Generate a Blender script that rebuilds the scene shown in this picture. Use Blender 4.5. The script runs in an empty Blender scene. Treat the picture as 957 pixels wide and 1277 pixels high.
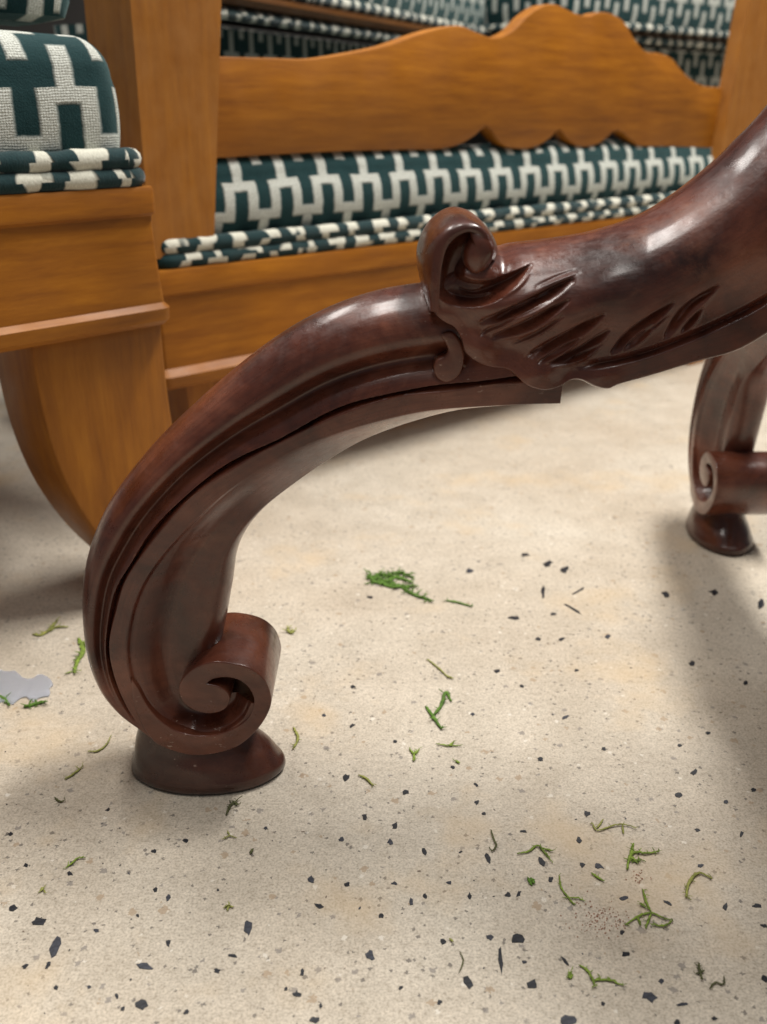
import bpy, bmesh, math, random
import numpy as np
from mathutils import Vector, Matrix, noise
R = math.radians
random.seed(7)
rng = np.random.default_rng(5)
scn = bpy.context.scene
col = scn.collection

# ------------------------------------------------------------------ camera, world, lamps, exposure
CH, PITCH, F, CX, CY = 0.46, R(22.3), 1216.0, 478.5, 638.5
cam = bpy.data.cameras.new('camera'); co = bpy.data.objects.new('camera', cam); col.objects.link(co)
co.location = (0, 0, CH); co.rotation_euler = (R(90) - PITCH, 0, 0)
cam.sensor_fit = 'VERTICAL'; cam.sensor_height = 24.0; cam.lens = 24.0 * F / 1277.0
cam.clip_start = 0.02; cam.clip_end = 60
cam.dof.use_dof = True; cam.dof.focus_distance = 0.66; cam.dof.aperture_fstop = 4.2
scn.camera = co
w = bpy.data.worlds.new('World'); scn.world = w; w.use_nodes = True
w.node_tree.nodes['Background'].inputs[0].default_value = (0.92, 0.95, 1.0, 1)
w.node_tree.nodes['Background'].inputs[1].default_value = 0.12
def area(name, loc, size, size_y, power, target=None, colr=(1, 0.955, 0.90)):
    l = bpy.data.lights.new(name, 'AREA'); l.shape = 'RECTANGLE'; l.size = size; l.size_y = size_y
    l.energy = power; l.color = colr
    o = bpy.data.objects.new(name, l); col.objects.link(o); o.location = loc
    if target is not None:
        o.rotation_euler = (Vector(target) - Vector(loc)).to_track_quat('-Z', 'Y').to_euler()
    return o
area('ceiling_lamp', (-0.6, 0.8, 2.7), 0.3, 1.3, 30)
area('ceiling_lamp.001', (0.95, 1.45, 2.7), 0.3, 1.3, 100)
area('ceiling_lamp.002', (0.5, -0.5, 2.7), 0.3, 1.3, 15)
area('ceiling_lamp.003', (-1.3, 2.3, 2.7), 0.3, 1.3, 22)
scn.view_settings.view_transform = 'Standard'; scn.view_settings.look = 'None'
scn.view_settings.exposure = 0.12; scn.view_settings.gamma = 1.0
scn.view_settings.use_curve_mapping = False

# ------------------------------------------------------------------ where a point of the place lies
cp, sp = math.cos(PITCH), math.sin(PITCH)
def ray(px, py):
    a = (px - CX) / F; b = -(py - CY) / F
    return Vector((a, cp + b * sp, -sp + b * cp))
def onY(px, py, Y):
    d = ray(px, py); t = Y / d.y
    return np.array((d.x * t, CH + d.z * t))          # (x, z)
def floorp(px, py, z=0.0):
    d = ray(px, py); t = (z - CH) / d.z
    return Vector((d.x * t, d.y * t, z))
def catmull(P, n, closed=False):
    """n samples through the points P, by chord length."""
    P = np.asarray(P, float)
    if closed: Q = np.vstack([P[-1], P, P[0], P[1]])
    else: Q = np.vstack([2 * P[0] - P[1], P, 2 * P[-1] - P[-2]])
    m = len(P) if closed else len(P) - 1
    seg = []
    for i in range(m):
        p0, p1, p2, p3 = Q[i:i + 4]
        t = np.linspace(0, 1, 24, endpoint=False)[:, None]
        seg.append(0.5 * ((2 * p1) + (p2 - p0) * t + (2 * p0 - 5 * p1 + 4 * p2 - p3) * t ** 2 + (3 * p1 - p0 - 3 * p2 + p3) * t ** 3))
    if not closed: seg.append(P[-1:])
    S = np.vstack(seg)
    if closed: S = np.vstack([S, S[:1]])
    L = np.r_[0, np.cumsum(np.linalg.norm(np.diff(S[:, :2], axis=0), axis=1) + 1e-9)]
    u = np.linspace(0, L[-1], n, endpoint=not closed)
    return np.stack([np.interp(u, L, S[:, k]) for k in range(S.shape[1])], 1)
def catm_idx(T, n):
    """n samples of a table of station rows, uniform in station index."""
    T = np.asarray(T, float); m = len(T)
    Q = np.vstack([2 * T[0] - T[1], T, 2 * T[-1] - T[-2]])
    u = np.linspace(0, m - 1, n); i = np.minimum(u.astype(int), m - 2); t = (u - i)[:, None]
    p0, p1, p2, p3 = Q[i], Q[i + 1], Q[i + 2], Q[i + 3]
    return 0.5 * ((2 * p1) + (p2 - p0) * t + (2 * p0 - 5 * p1 + 4 * p2 - p3) * t ** 2 + (3 * p1 - p0 - 3 * p2 + p3) * t ** 3)

# ------------------------------------------------------------------ objects
def tag(o, label=None, cat=None, group=None, kind=None):
    if label: o['label'] = label
    if cat: o['category'] = cat
    if group: o['group'] = group
    if kind: o['kind'] = kind
    return o
def link(name, me, mat=None, parent=None, smooth=True):
    if mat is not None and len(me.materials) == 0:
        me.materials.append(mat)
    if smooth: me.shade_smooth()
    o = bpy.data.objects.new(name, me); col.objects.link(o)
    if parent is not None: o.parent = parent
    return o
def empty(name, loc=(0, 0, 0), rz=0):
    o = bpy.data.objects.new(name, None); o.empty_display_size = 0.05
    o.location = loc; o.rotation_euler = (0, 0, rz); col.objects.link(o); return o
def copy_tree(o, parent=None):
    c = o.copy(); col.objects.link(c)
    if parent is not None: c.parent = parent
    for ch in [x for x in bpy.data.objects if x.parent == o]:
        copy_tree(ch, c)
    return c
def grid_mesh(name, V, close_u=False, close_v=False, uv=None, caps=False, flip=False):
    """V: (nu, nv, 3)."""
    nu, nv, _ = V.shape
    me = bpy.data.meshes.new(name)
    iu = np.arange(nu if close_u else nu - 1); iv = np.arange(nv if close_v else nv - 1)
    A, B = np.meshgrid(iu, iv, indexing='ij'); A2 = (A + 1) % nu; B2 = (B + 1) % nv
    q = np.stack([A * nv + B, A2 * nv + B, A2 * nv + B2, A * nv + B2], -1).reshape(-1, 4)
    if flip: q = q[:, ::-1]
    faces = q.tolist()
    if caps:
        c0 = list(range(nv)); c1 = [(nu - 1) * nv + k for k in range(nv)][::-1]
        if flip: c0, c1 = c0[::-1], c1[::-1]
        faces += [c0, c1]
    me.from_pydata(V.reshape(-1, 3).tolist(), [], faces)
    if uv is not None:
        ul = me.uv_layers.new(name='UVMap')
        # uv: function (i, j) arrays with i up to nu, j up to nv (seam safe)
        Aw, Bw = A + 1, B + 1
        cor = [(A, B), (Aw, B), (Aw, Bw), (A, Bw)]
        if flip: cor = cor[::-1]
        arr = np.stack([np.stack(uv(a, b), -1) for a, b in cor], 2).reshape(-1, 2)
        full = np.zeros((len(me.loops), 2)); full[:len(arr)] = arr
        ul.data.foreach_set('uv', full.ravel())
    me.validate(); me.update()
    return me
def poly_extrude(name, pts3, vec, bevel=0.0, segs=3):
    """pts3: outline in 3D, extruded by vec, edges bevelled."""
    bm = bmesh.new()
    a = [bm.verts.new(Vector(p)) for p in pts3]
    f = bm.faces.new(a)
    r = bmesh.ops.extrude_face_region(bm, geom=[f])
    nv = [g for g in r['geom'] if isinstance(g, bmesh.types.BMVert)]
    bmesh.ops.translate(bm, verts=nv, vec=Vector(vec))
    bmesh.ops.recalc_face_normals(bm, faces=bm.faces)
    if bevel > 0:
        big = [g for g in bm.faces if len(g.verts) > 4]
        ed = set(e for g in big for e in g.edges)
        bmesh.ops.bevel(bm, geom=list(ed), offset=bevel, segments=segs, profile=0.5, affect='EDGES', clamp_overlap=True)
    bmesh.ops.triangulate(bm, faces=[g for g in bm.faces if len(g.verts) > 4], ngon_method='EAR_CLIP')
    me = bpy.data.meshes.new(name); bm.to_mesh(me); bm.free()
    return me
def set_smooth_angle(o, ang=40):
    me = o.data
    me.shade_smooth()
    bm = bmesh.new(); bm.from_mesh(me)
    for e in bm.edges:
        if len(e.link_faces) == 2 and e.calc_face_angle(0) > R(ang): e.smooth = False
    bm.to_mesh(me); bm.free()

# ------------------------------------------------------------------ materials
class NT:
    def __init__(s, name):
        s.m = bpy.data.materials.new(name); s.m.use_nodes = True; s.t = s.m.node_tree
        s.b = s.t.nodes['Principled BSDF']
    def n(s, typ, **kw):
        x = s.t.nodes.new(typ)
        for k, v in kw.items(): setattr(x, k, v)
        return x
    def l(s, a, b): s.t.links.new(a, b)
    def val(s, sock, v):
        if isinstance(v, (int, float)): sock.default_value = v
        elif isinstance(v, tuple): sock.default_value = v
        else: s.l(v, sock)
    def math(s, op, a, b=0.0, clamp=False):
        x = s.n('ShaderNodeMath', operation=op, use_clamp=clamp); s.val(x.inputs[0], a); s.val(x.inputs[1], b)
        return x.outputs[0]
    def coord(s, out='Object', scale=(1, 1, 1), rot=(0, 0, 0), loc=(0, 0, 0)):
        c = s.n('ShaderNodeTexCoord'); m = s.n('ShaderNodeMapping')
        m.inputs['Scale'].default_value = scale; m.inputs['Rotation'].default_value = rot; m.inputs['Location'].default_value = loc
        s.l(c.outputs[out], m.inputs[0]); return m.outputs[0]
    def noise(s, vec, scale, detail=4, rough=0.55, dist=0.0):
        x = s.n('ShaderNodeTexNoise'); s.l(vec, x.inputs['Vector'])
        x.inputs['Scale'].default_value = scale; x.inputs['Detail'].default_value = detail
        x.inputs['Roughness'].default_value = rough; x.inputs['Distortion'].default_value = dist
        return x.outputs[0]
    def ramp(s, fac, stops):
        r = s.n('ShaderNodeValToRGB'); s.l(fac, r.inputs[0]); e = r.color_ramp.elements
        while len(e) < len(stops): e.new(0.5)
        for k, (p, c) in enumerate(stops):
            e[k].position = p; e[k].color = (c, c, c, 1) if isinstance(c, (int, float)) else (*c, 1)
        return r.outputs[0]
    def mix(s, fac, a, b, blend='MIX'):
        x = s.n('ShaderNodeMix', data_type='RGBA', blend_type=blend)
        s.val(x.inputs[0], fac)
        for k, v in ((6, a), (7, b)):
            s.val(x.inputs[k], (*v, 1) if isinstance(v, tuple) and len(v) == 3 else v)
        return x.outputs[2]
    def bump(s, h, strength, dist, prev=None):
        b = s.n('ShaderNodeBump'); b.inputs['Strength'].default_value = strength; b.inputs['Distance'].default_value = dist
        s.l(h, b.inputs['Height'])
        if prev is not None: s.l(prev, b.inputs['Normal'])
        return b.outputs[0]

def mahogany(name='carved_mahogany', k=1.0):
    N = NT(name)
    v = N.coord(); vs = N.coord(scale=(9, 9, 30), rot=(0, R(28), 0))
    big = N.noise(v, 13, 5, 0.6, 0.6); grain = N.noise(vs, 6, 6, 0.6, 0.5); fine = N.noise(v, 160, 4, 0.6)
    c = N.ramp(big, [(0.30, (0.030 * k, 0.0078 * k, 0.0046 * k)), (0.46, (0.092 * k, 0.0245 * k, 0.0130 * k)), (0.68, (0.200 * k, 0.066 * k, 0.036 * k))])
    g = N.ramp(grain, [(0.35, (0.55, 0.5, 0.5)), (0.65, (1.15, 1.1, 1.05))])
    c = N.mix(0.35, c, g, 'MULTIPLY')
    uv = N.coord('UV', scale=(5, 130, 1)); streak = N.noise(uv, 3.0, 5, 0.65, 0.3)
    c = N.mix(0.55, c, N.ramp(streak, [(0.34, (0.62, 0.55, 0.52)), (0.5, (1, 1, 1)), (0.68, (1.22, 1.16, 1.10))]), 'MULTIPLY')
    sc = N.noise(N.coord('UV', scale=(26, 420, 1), rot=(0, 0, 0.05)), 2.0, 2, 0.5)
    scm = N.math('MULTIPLY', N.ramp(sc, [(0.76, 0.0), (0.79, 0.35)]), N.ramp(N.noise(v, 14, 2), [(0.5, 0.0), (0.6, 1.0)]))
    c = N.mix(scm, c, (0.30, 0.20, 0.16))
    # worn, rubbed high edges
    geo = N.n('ShaderNodeNewGeometry')
    wear = N.ramp(geo.outputs['Pointiness'], [(0.515, 0.0), (0.60, 1.0)])
    wm = N.math('MULTIPLY', wear, N.ramp(N.noise(v, 45, 3), [(0.4, 0.0), (0.65, 0.7)]))
    c = N.mix(wm, c, (0.20, 0.085, 0.05))
    # pale chips and scuffs
    ch = N.noise(N.coord(scale=(1, 1, 2.2), loc=(3, 1, 2)), 210, 2, 0.5)
    where = N.ramp(N.noise(N.coord(loc=(5, 2, 8)), 9, 2), [(0.64, 0.0), (0.72, 1.0)])
    chip = N.math('MULTIPLY', N.ramp(ch, [(0.70, 0.0), (0.73, 1.0)]), where)
    c = N.mix(chip, c, (0.42, 0.30, 0.24))
    rub = N.math('MULTIPLY', N.ramp(N.noise(N.coord(loc=(2, 9, 4)), 16, 6, 0.7, 0.5), [(0.56, 0.0), (0.66, 0.55)]), N.ramp(fine, [(0.3, 0.3), (0.7, 1.0)]))
    c = N.mix(rub, c, (0.22 * k, 0.088 * k, 0.050 * k))
    N.l(c, N.b.inputs['Base Color']); N.b.inputs['Specular IOR Level'].default_value = 0.42
    r = N.ramp(N.noise(v, 70, 8, 0.75), [(0.32, 0.22), (0.5, 0.32), (0.66, 0.52)])
    N.l(r, N.b.inputs['Roughness'])
    N.b.inputs['Coat Weight'].default_value = 0.45; N.b.inputs['Coat Roughness'].default_value = 0.16
    n1 = N.bump(N.noise(v, 38, 4, 0.5), 0.05, 0.0018)
    n2 = N.bump(fine, 0.34, 0.0007, n1); n3 = N.bump(streak, 0.25, 0.0006, N.bump(grain, 0.10, 0.0008, n2))
    N.l(n3, N.b.inputs['Normal'])
    return N.m
def honey(name, axis='x', dark=0.0):
    N = NT(name)
    sc = {'x': (2.2, 22, 22), 'z': (20, 20, 2.0)}[axis]
    v = N.coord(scale=sc); vo = N.coord()
    g = N.noise(v, 4.0, 8, 0.68, 0.25); big = N.noise(vo, 5, 3, 0.5, 0.3); f = N.noise(v, 30, 5, 0.7)
    k = 1 - dark
    c = N.ramp(g, [(0.25, (0.20 * k, 0.062 * k, 0.0030 * k)), (0.52, (0.31 * k, 0.108 * k, 0.0050 * k)), (0.78, (0.43 * k, 0.165 * k, 0.010 * k))])
    c = N.mix(0.65, c, N.ramp(big, [(0.3, (0.62, 0.58, 0.52)), (0.7, (1.12, 1.1, 1.08))]), 'MULTIPLY')
    c = N.mix(N.ramp(f, [(0.64, 0.0), (0.76, 0.3)]), c, (0.12, 0.035, 0.012))
    geo = N.n('ShaderNodeNewGeometry')
    c = N.mix(N.math('MULTIPLY', N.ramp(geo.outputs['Pointiness'], [(0.52, 0.0), (0.6, 0.6)]), N.noise(vo, 40, 3)), c, (0.42, 0.20, 0.06))
    N.l(c, N.b.inputs['Base Color'])
    N.l(N.ramp(N.noise(vo, 12, 4), [(0.3, 0.40), (0.7, 0.60)]), N.b.inputs['Roughness'])
    N.l(N.bump(g, 0.2, 0.0015, N.bump(f, 0.2, 0.0006)), N.b.inputs['Normal'])
    N.b.inputs['Specular IOR Level'].default_value = 0.35
    return N.m
def velvet(name, per, tk=0.30, off=(0, 0), vs=1.0, shade=1.0):
    """cut velvet: cream meander with stems on teal pile; UV in metres."""
    N = NT(name)
    uvn = N.n('ShaderNodeUVMap'); 
    # wobble the weave a little
    wob = N.n('ShaderNodeTexNoise'); N.l(uvn.outputs[0], wob.inputs['Vector']); wob.inputs['Scale'].default_value = 70; wob.inputs['Detail'].default_value = 3
    vm = N.n('ShaderNodeVectorMath', operation='SUBTRACT'); N.l(wob.outputs['Color'], vm.inputs[0]); vm.inputs[1].default_value = (.5, .5, .5)
    vsn = N.n('ShaderNodeVectorMath', operation='SCALE'); N.l(vm.outputs[0], vsn.inputs[0]); vsn.inputs['Scale'].default_value = 0.0035
    va = N.n('ShaderNodeVectorMath', operation='ADD'); N.l(uvn.outputs[0], va.inputs[0]); N.l(vsn.outputs[0], va.inputs[1])
    sep = N.n('ShaderNodeSeparateXYZ'); N.l(va.outputs[0], sep.inputs[0])
    u = N.math('ADD', N.math('DIVIDE', sep.outputs[0], per), 100 + off[0])
    vv = N.math('ADD', N.math('DIVIDE', sep.outputs[1], per * vs), 96 + off[1])
    ax = N.math('ABSOLUTE', N.math('SUBTRACT', N.math('FRACT', u), 0.5))      # 0 at crest, .5 at trough
    Q = 1.60                                                                  # row height, in periods
    y = N.math('MULTIPLY', N.math('FRACT', N.math('DIVIDE', vv, Q)), Q)
    t = 0.21; Hh = 0.60; g = 0.79
    def box(x0, x1, y0, y1):
        a = N.math('SUBTRACT', (x1 - x0) / 2, N.math('ABSOLUTE', N.math('SUBTRACT', ax, (x0 + x1) / 2)))
        b = N.math('SUBTRACT', (y1 - y0) / 2, N.math('ABSOLUTE', N.math('SUBTRACT', y, (y0 + y1) / 2)))
        return N.math('MINIMUM', a, b)
    bx = [box(.25 - t / 2, .25 + t / 2, g, g + t + Hh), box(-.2, .25 + t / 2, g + Hh, g + Hh + t + .02), box(.25 - t / 2, .7, g, g + t),
          box(-.1, t / 2, -0.2, 0.55), box(.5 - t / 2, .7, g - 0.45, g + .02)]
    m = bx[0]
    for b in bx[1:]: m = N.math('MAXIMUM', m, b)
    mask = N.n('ShaderNodeMapRange'); N.l(m, mask.inputs[0]); mask.inputs[1].default_value = -0.022; mask.inputs[2].default_value = 0.022
    mk = mask.outputs[0]
    pile = N.n('ShaderNodeTexNoise'); N.l(uvn.outputs[0], pile.inputs['Vector']); pile.inputs['Scale'].default_value = 620; pile.inputs['Detail'].default_value = 3
    soft = N.n('ShaderNodeTexNoise'); N.l(uvn.outputs[0], soft.inputs['Vector']); soft.inputs['Scale'].default_value = 26; soft.inputs['Detail'].default_value = 4
    teal = N.mix(soft.outputs[0], (0.002 * shade, 0.017 * shade, 0.019 * shade), (0.004 * shade, 0.030 * shade, 0.033 * shade))
    teal = N.mix(N.ramp(pile.outputs[0], [(0.45, 0.0), (0.8, 0.5)]), teal, (0.008, 0.048, 0.052))
    cream = N.mix(N.ramp(pile.outputs[0], [(0.35, 0.0), (0.7, 1.0)]), (0.36 * shade, 0.37 * shade, 0.32 * shade), (0.70 * shade, 0.72 * shade, 0.67 * shade))
    # woven ribs in the cream
    rib = N.math('SINE', N.math('MULTIPLY', sep.outputs[1], 2 * math.pi / 0.0022)); rib2 = N.math('SINE', N.math('MULTIPLY', sep.outputs[0], 2 * math.pi / 0.0026))
    rb = N.math('MULTIPLY', N.math('ADD', rib, rib2), 0.25)
    c = N.mix(mk, teal, cream)
    N.l(c, N.b.inputs['Base Color']); N.b.inputs['Roughness'].default_value = 0.85
    N.b.inputs['Sheen Weight'].default_value = 0.25; N.b.inputs['Sheen Roughness'].default_value = 0.5
    N.b.inputs['Sheen Tint'].default_value = (0.5, 0.75, 0.75, 1)
    N.b.inputs['Specular IOR Level'].default_value = 0.15
    hgt = N.math('ADD', N.math('SUBTRACT', 1.0, mk), N.math('MULTIPLY', N.math('MULTIPLY', rb, mk), 0.5))
    b1 = N.bump(hgt, 0.6, 0.0022); b2 = N.bump(pile.outputs[0], 0.5, 0.0012, b1)
    b3 = N.bump(soft.outputs[0], 0.35, 0.006, b2)
    N.l(b3, N.b.inputs['Normal'])
    return N.m
def cord(name):
    """velvet cord cut from the same cloth: cream and teal blocks along its length."""
    N = NT(name); uvn = N.n('ShaderNodeUVMap'); sep = N.n('ShaderNodeSeparateXYZ'); N.l(uvn.outputs[0], sep.inputs[0])
    nz = N.noise(uvn.outputs[0], 32, 1); pile = N.noise(uvn.outputs[0], 600, 3)
    u = N.math('ADD', N.math('MULTIPLY', sep.outputs[0], 23.0), N.math('ADD', N.math('MULTIPLY', nz, 1.3), N.math('MULTIPLY', sep.outputs[1], 4.0)))
    tri = N.math('ABSOLUTE', N.math('SUBTRACT', N.math('FRACT', u), 0.5))
    mk = N.n('ShaderNodeMapRange'); N.l(tri, mk.inputs[0]); mk.inputs[1].default_value = 0.295; mk.inputs[2].default_value = 0.345
    c = N.mix(mk.outputs[0], N.mix(pile, (0.002, 0.013, 0.015), (0.007, 0.042, 0.046)), N.mix(pile, (0.40, 0.40, 0.32), (0.74, 0.73, 0.63)))
    N.l(c, N.b.inputs['Base Color']); N.b.inputs['Roughness'].default_value = 0.85
    N.b.inputs['Sheen Weight'].default_value = 0.25; N.b.inputs['Specular IOR Level'].default_value = 0.15
    N.l(N.bump(mk.outputs[0], 0.6, 0.003, N.bump(pile, 0.5, 0.0012)), N.b.inputs['Normal'])
    return N.m
def plain(name, rgb, rough=0.6, var=0.3, scale=60, bump=0.3, bd=0.001):
    N = NT(name); v = N.coord()
    n = N.noise(v, scale, 4)
    lo = tuple(x * (1 - var) for x in rgb); hi = tuple(min(1, x * (1 + var)) for x in rgb)
    N.l(N.ramp(n, [(0.3, lo), (0.7, hi)]), N.b.inputs['Base Color']); N.b.inputs['Roughness'].default_value = rough
    N.l(N.bump(n, bump, bd), N.b.inputs['Normal'])
    return N.m
def floor_mat():
    N = NT('cream_terrazzo'); v = N.coord()
    big = N.noise(v, 2.6, 5, 0.55, 0.4); mid = N.noise(v, 22, 6, 0.7); fine = N.noise(v, 210, 5, 0.7); sand = N.noise(v, 620, 3, 0.6)
    c = N.ramp(big, [(0.3, (0.47, 0.405, 0.320)), (0.55, (0.55, 0.500, 0.420)), (0.75, (0.61, 0.575, 0.50))])
    c = N.mix(0.55, c, N.ramp(mid, [(0.3, (0.80, 0.78, 0.74)), (0.7, (1.12, 1.11, 1.09))]), 'MULTIPLY')
    c = N.mix(0.55, c, N.ramp(fine, [(0.36, (0.72, 0.70, 0.67)), (0.5, (1, 1, 1)), (0.64, (1.16, 1.15, 1.14))]), 'MULTIPLY')
    c = N.mix(0.7, c, N.ramp(sand, [(0.36, (0.62, 0.60, 0.57)), (0.52, (1.0, 1.0, 1.0)), (0.66, (1.16, 1.16, 1.15))]), 'MULTIPLY')
    # tiny aggregate: cells, only some of them dark or grey
    for sc, thr, cl in ((330, 0.91, (0.10, 0.09, 0.08)), (210, 0.93, (0.22, 0.20, 0.18)), (150, 0.95, (0.36, 0.27, 0.18)), (260, 0.975, (0.70, 0.66, 0.58))):
        vo = N.n('ShaderNodeTexVoronoi', feature='F1', distance='MANHATTAN'); dn = N.n('ShaderNodeTexNoise'); cv = N.coord(loc=(sc, sc * .3, 0), rot=(0, 0, sc * .01)); N.l(cv, dn.inputs['Vector']); dn.inputs['Scale'].default_value = sc * 2.2
        ds = N.n('ShaderNodeVectorMath', operation='SCALE'); N.l(dn.outputs['Color'], ds.inputs[0]); ds.inputs['Scale'].default_value = 0.9 / sc
        da = N.n('ShaderNodeVectorMath', operation='ADD'); N.l(cv, da.inputs[0]); N.l(ds.outputs[0], da.inputs[1]); N.l(da.outputs[0], vo.inputs['Vector']); vo.inputs['Scale'].default_value = sc
        sepc = N.n('ShaderNodeSeparateColor'); N.l(vo.outputs['Color'], sepc.inputs[0])
        on = N.math('GREATER_THAN', sepc.outputs[0], thr)
        sz = N.math('MULTIPLY', sepc.outputs[1], 0.75)
        near = N.math('LESS_THAN', vo.outputs['Distance'], sz)
        c = N.mix(N.math('MULTIPLY', N.math('MULTIPLY', on, near), 0.75), c, cl)
    # warm rubbed stains
    st = N.ramp(N.noise(N.coord(loc=(4, 7, 0)), 7, 4, 0.6), [(0.54, 0.0), (0.70, 0.6)])
    c = N.mix(st, c, (0.56, 0.43, 0.27))
    N.l(c, N.b.inputs['Base Color'])
    N.l(N.ramp(mid, [(0.3, 0.36), (0.7, 0.52)]), N.b.inputs['Roughness'])
    N.b.inputs['Specular IOR Level'].default_value = 0.35
    N.l(N.bump(fine, 0.25, 0.0006, N.bump(mid, 0.2, 0.0012)), N.b.inputs['Normal'])
    return N.m

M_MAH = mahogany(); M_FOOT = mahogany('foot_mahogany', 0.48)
M_HX = honey('honey_oak_along', 'x'); M_HZ = honey('honey_oak_upright', 'z')
M_HD = honey('dark_walnut_strip', 'x', 0.72)
M_FLOOR = floor_mat()

# ------------------------------------------------------------------ floor
fl = bpy.data.meshes.new('floor')
fl.from_pydata([(-4, -1.5, 0), (4, -1.5, 0), (4, 6.5, 0), (-4, 6.5, 0)], [], [(0, 1, 2, 3)])
floor = link('floor', fl, M_FLOOR, smooth=False); tag(floor, kind='structure')
wl = bpy.data.meshes.new('back_wall')
wl.from_pydata([(-4, 6.5, 0), (4, 6.5, 0), (4, 6.5, 3), (-4, 6.5, 3), (4, 6.6, 0), (-4, 6.6, 0), (4, 6.6, 3), (-4, 6.6, 3)], [],
               [(0, 1, 2, 3), (4, 5, 7, 6), (1, 4, 6, 2), (5, 0, 3, 7), (3, 2, 6, 7)])
wall = link('back_wall', wl, plain('painted_wall', (0.07, 0.065, 0.06), 0.8, 0.1, 8), smooth=False); tag(wall, kind='structure')

# inlaid stone chips that can be picked out one by one: (x, y, length, width, turn), in photograph units
CHIPS = [(16,1132,14,9,10),(49,1150,20,12,-5),(70,1181,30,13,55),(60,1204,10,6,60),(87,1090,8,6,0),(150,1122,0,0,0),(120,1161,7,5,0),(172,1142,6,5,0),
 (181,1205,25,8,-12),(178,1252,17,14,0),(309,1157,20,9,80),(210,1120,8,6,80),(210,1176,9,6,90),(232,1049,9,6,-20),(291,1192,13,4,-10),(389,1097,9,9,60),
 (398,1130,12,6,-8),(493,1030,9,9,30),(487,1050,9,8,-40),(529,1062,12,6,-50),(433,1103,9,5,20),(513,1125,11,6,75),(475,1142,8,8,20),(462,1192,12,12,20),
 (553,1174,8,8,0),(377,1213,10,5,75),(371,1240,11,7,-15),(357,1233,6,4,30),(393,1273,12,9,0),(400,1255,8,4,90),(432,970,9,8,30),(506,988,9,7,0),
 (455,1019,7,7,0),(426,1047,6,6,0),(70,1232,8,6,50),(32,1205,9,5,30),(146,1243,8,4,-70),(153,1258,7,5,60),(111,1231,5,5,0),(271,1211,8,6,0),(492,1102,7,4,0),
 (624,1197,34,7,-84),(584,1226,18,10,-60),(665,1228,14,12,20),(645,1170,17,14,-30),(611,1169,10,8,0),(781,1190,11,8,0),(811,1243,22,13,-25),(850,1253,15,4,5),
 (708,1272,22,15,10),(845,1275,10,8,30),(944,1130,12,5,-10),(905,1131,12,7,70),(676,1075,15,6,-45),(732,1015,10,8,0),(722,1048,9,8,30),(727,1079,8,7,0),
 (747,1080,14,7,-20),(687,1097,7,6,90),(778,1120,12,6,10),(874,1080,8,6,0),(870,1035,7,5,0),(833,1126,11,4,-30),(586,1118,10,6,90),(634,1116,8,6,0),(647,1115,9,5,60),
 (653,1037,8,4,0),(654,1200,6,5,0),(609,1071,14,6,-60),(595,1001,7,6,0),(604,1015,6,5,0),(705,1199,14,5,-55),(953,1220,12,8,-40),(953,1155,9,5,-20),(825,1224,8,6,30),
 (776,1163,7,6,0),(925,1040,8,5,70),(846,992,12,6,0),(891,1270,7,5,0),(752,1252,6,5,0),
 (683,703,12,8,0),(677,738,16,7,-85),(655,692,12,5,0),(704,711,13,8,20),(586,712,11,6,0),(641,771,14,5,-5),(831,742,13,7,-25),(891,739,12,7,-20),(950,753,14,8,70),
 (620,837,7,5,0),(671,797,8,5,0),(701,797,8,5,20),(758,794,8,7,60),(863,828,7,7,0),(753,934,6,5,0),(674,947,7,5,0),(590,891,6,5,0),(439,905,9,4,30),
 (462,745,8,4,0),(722,737,18,3,30),(715,760,24,3,-30),(690,766,7,4,0),(719,836,6,4,0),(651,856,7,4,0),(440,857,7,4,0),(930,852,6,5,0),
 (883,914,6,4,0),(848,930,6,4,0),(866,963,9,6,30),(705,895,10,4,20),(594,979,7,4,-40),(565,957,6,5,-20),(493,925,6,4,0),(404,892,6,4,0),
 (560,1101,7,5,0),(530,1118,6,6,0),(500,1232,8,5,30),(548,1250,7,6,0),(14,1040,7,5,0),(33,1079,7,5,20),(192,1062,6,5,0),(194,1110,7,6,0),(233,1262,9,6,40),
 (135,1010,7,4,30),(332,1033,5,4,0),(905,1000,6,5,0),(940,985,7,5,20)]
M_CH = [plain('black_stone', (0.011, 0.013, 0.018), 0.45, 0.6, 500), plain('slate_stone', (0.030, 0.034, 0.046), 0.5, 0.5, 400), plain('brown_stone', (0.16, 0.12, 0.09), 0.5, 0.3, 400)]
def chip_outline(cx, cy, L, W, ang, k=9, jag=0.42):
    out = []
    a0 = R(ang)
    ph = random.random() * 6
    for i in range(k):
        a = 2 * math.pi * (i + random.uniform(-.38, .38)) / k + ph
        r = 1 + random.uniform(-jag, jag * .6)
        x, y = L / 2 * r * math.cos(a), W / 2 * r * math.sin(a)
        out.append((cx + x * math.cos(a0) + y * math.sin(a0), cy - x * math.sin(a0) + y * math.cos(a0)))
    return out
def chip_mesh(name, pts, th=0.0004):
    n = len(pts)
    vs = [(p[0], p[1], th) for p in pts] + [(p[0] * 1.02, p[1] * 1.02, -0.001) for p in pts]
    me = bpy.data.meshes.new(name)
    me.from_pydata(vs, [], [list(range(n))] + [[i, i + n, (i + 1) % n + n, (i + 1) % n] for i in range(n)])
    return me
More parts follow.
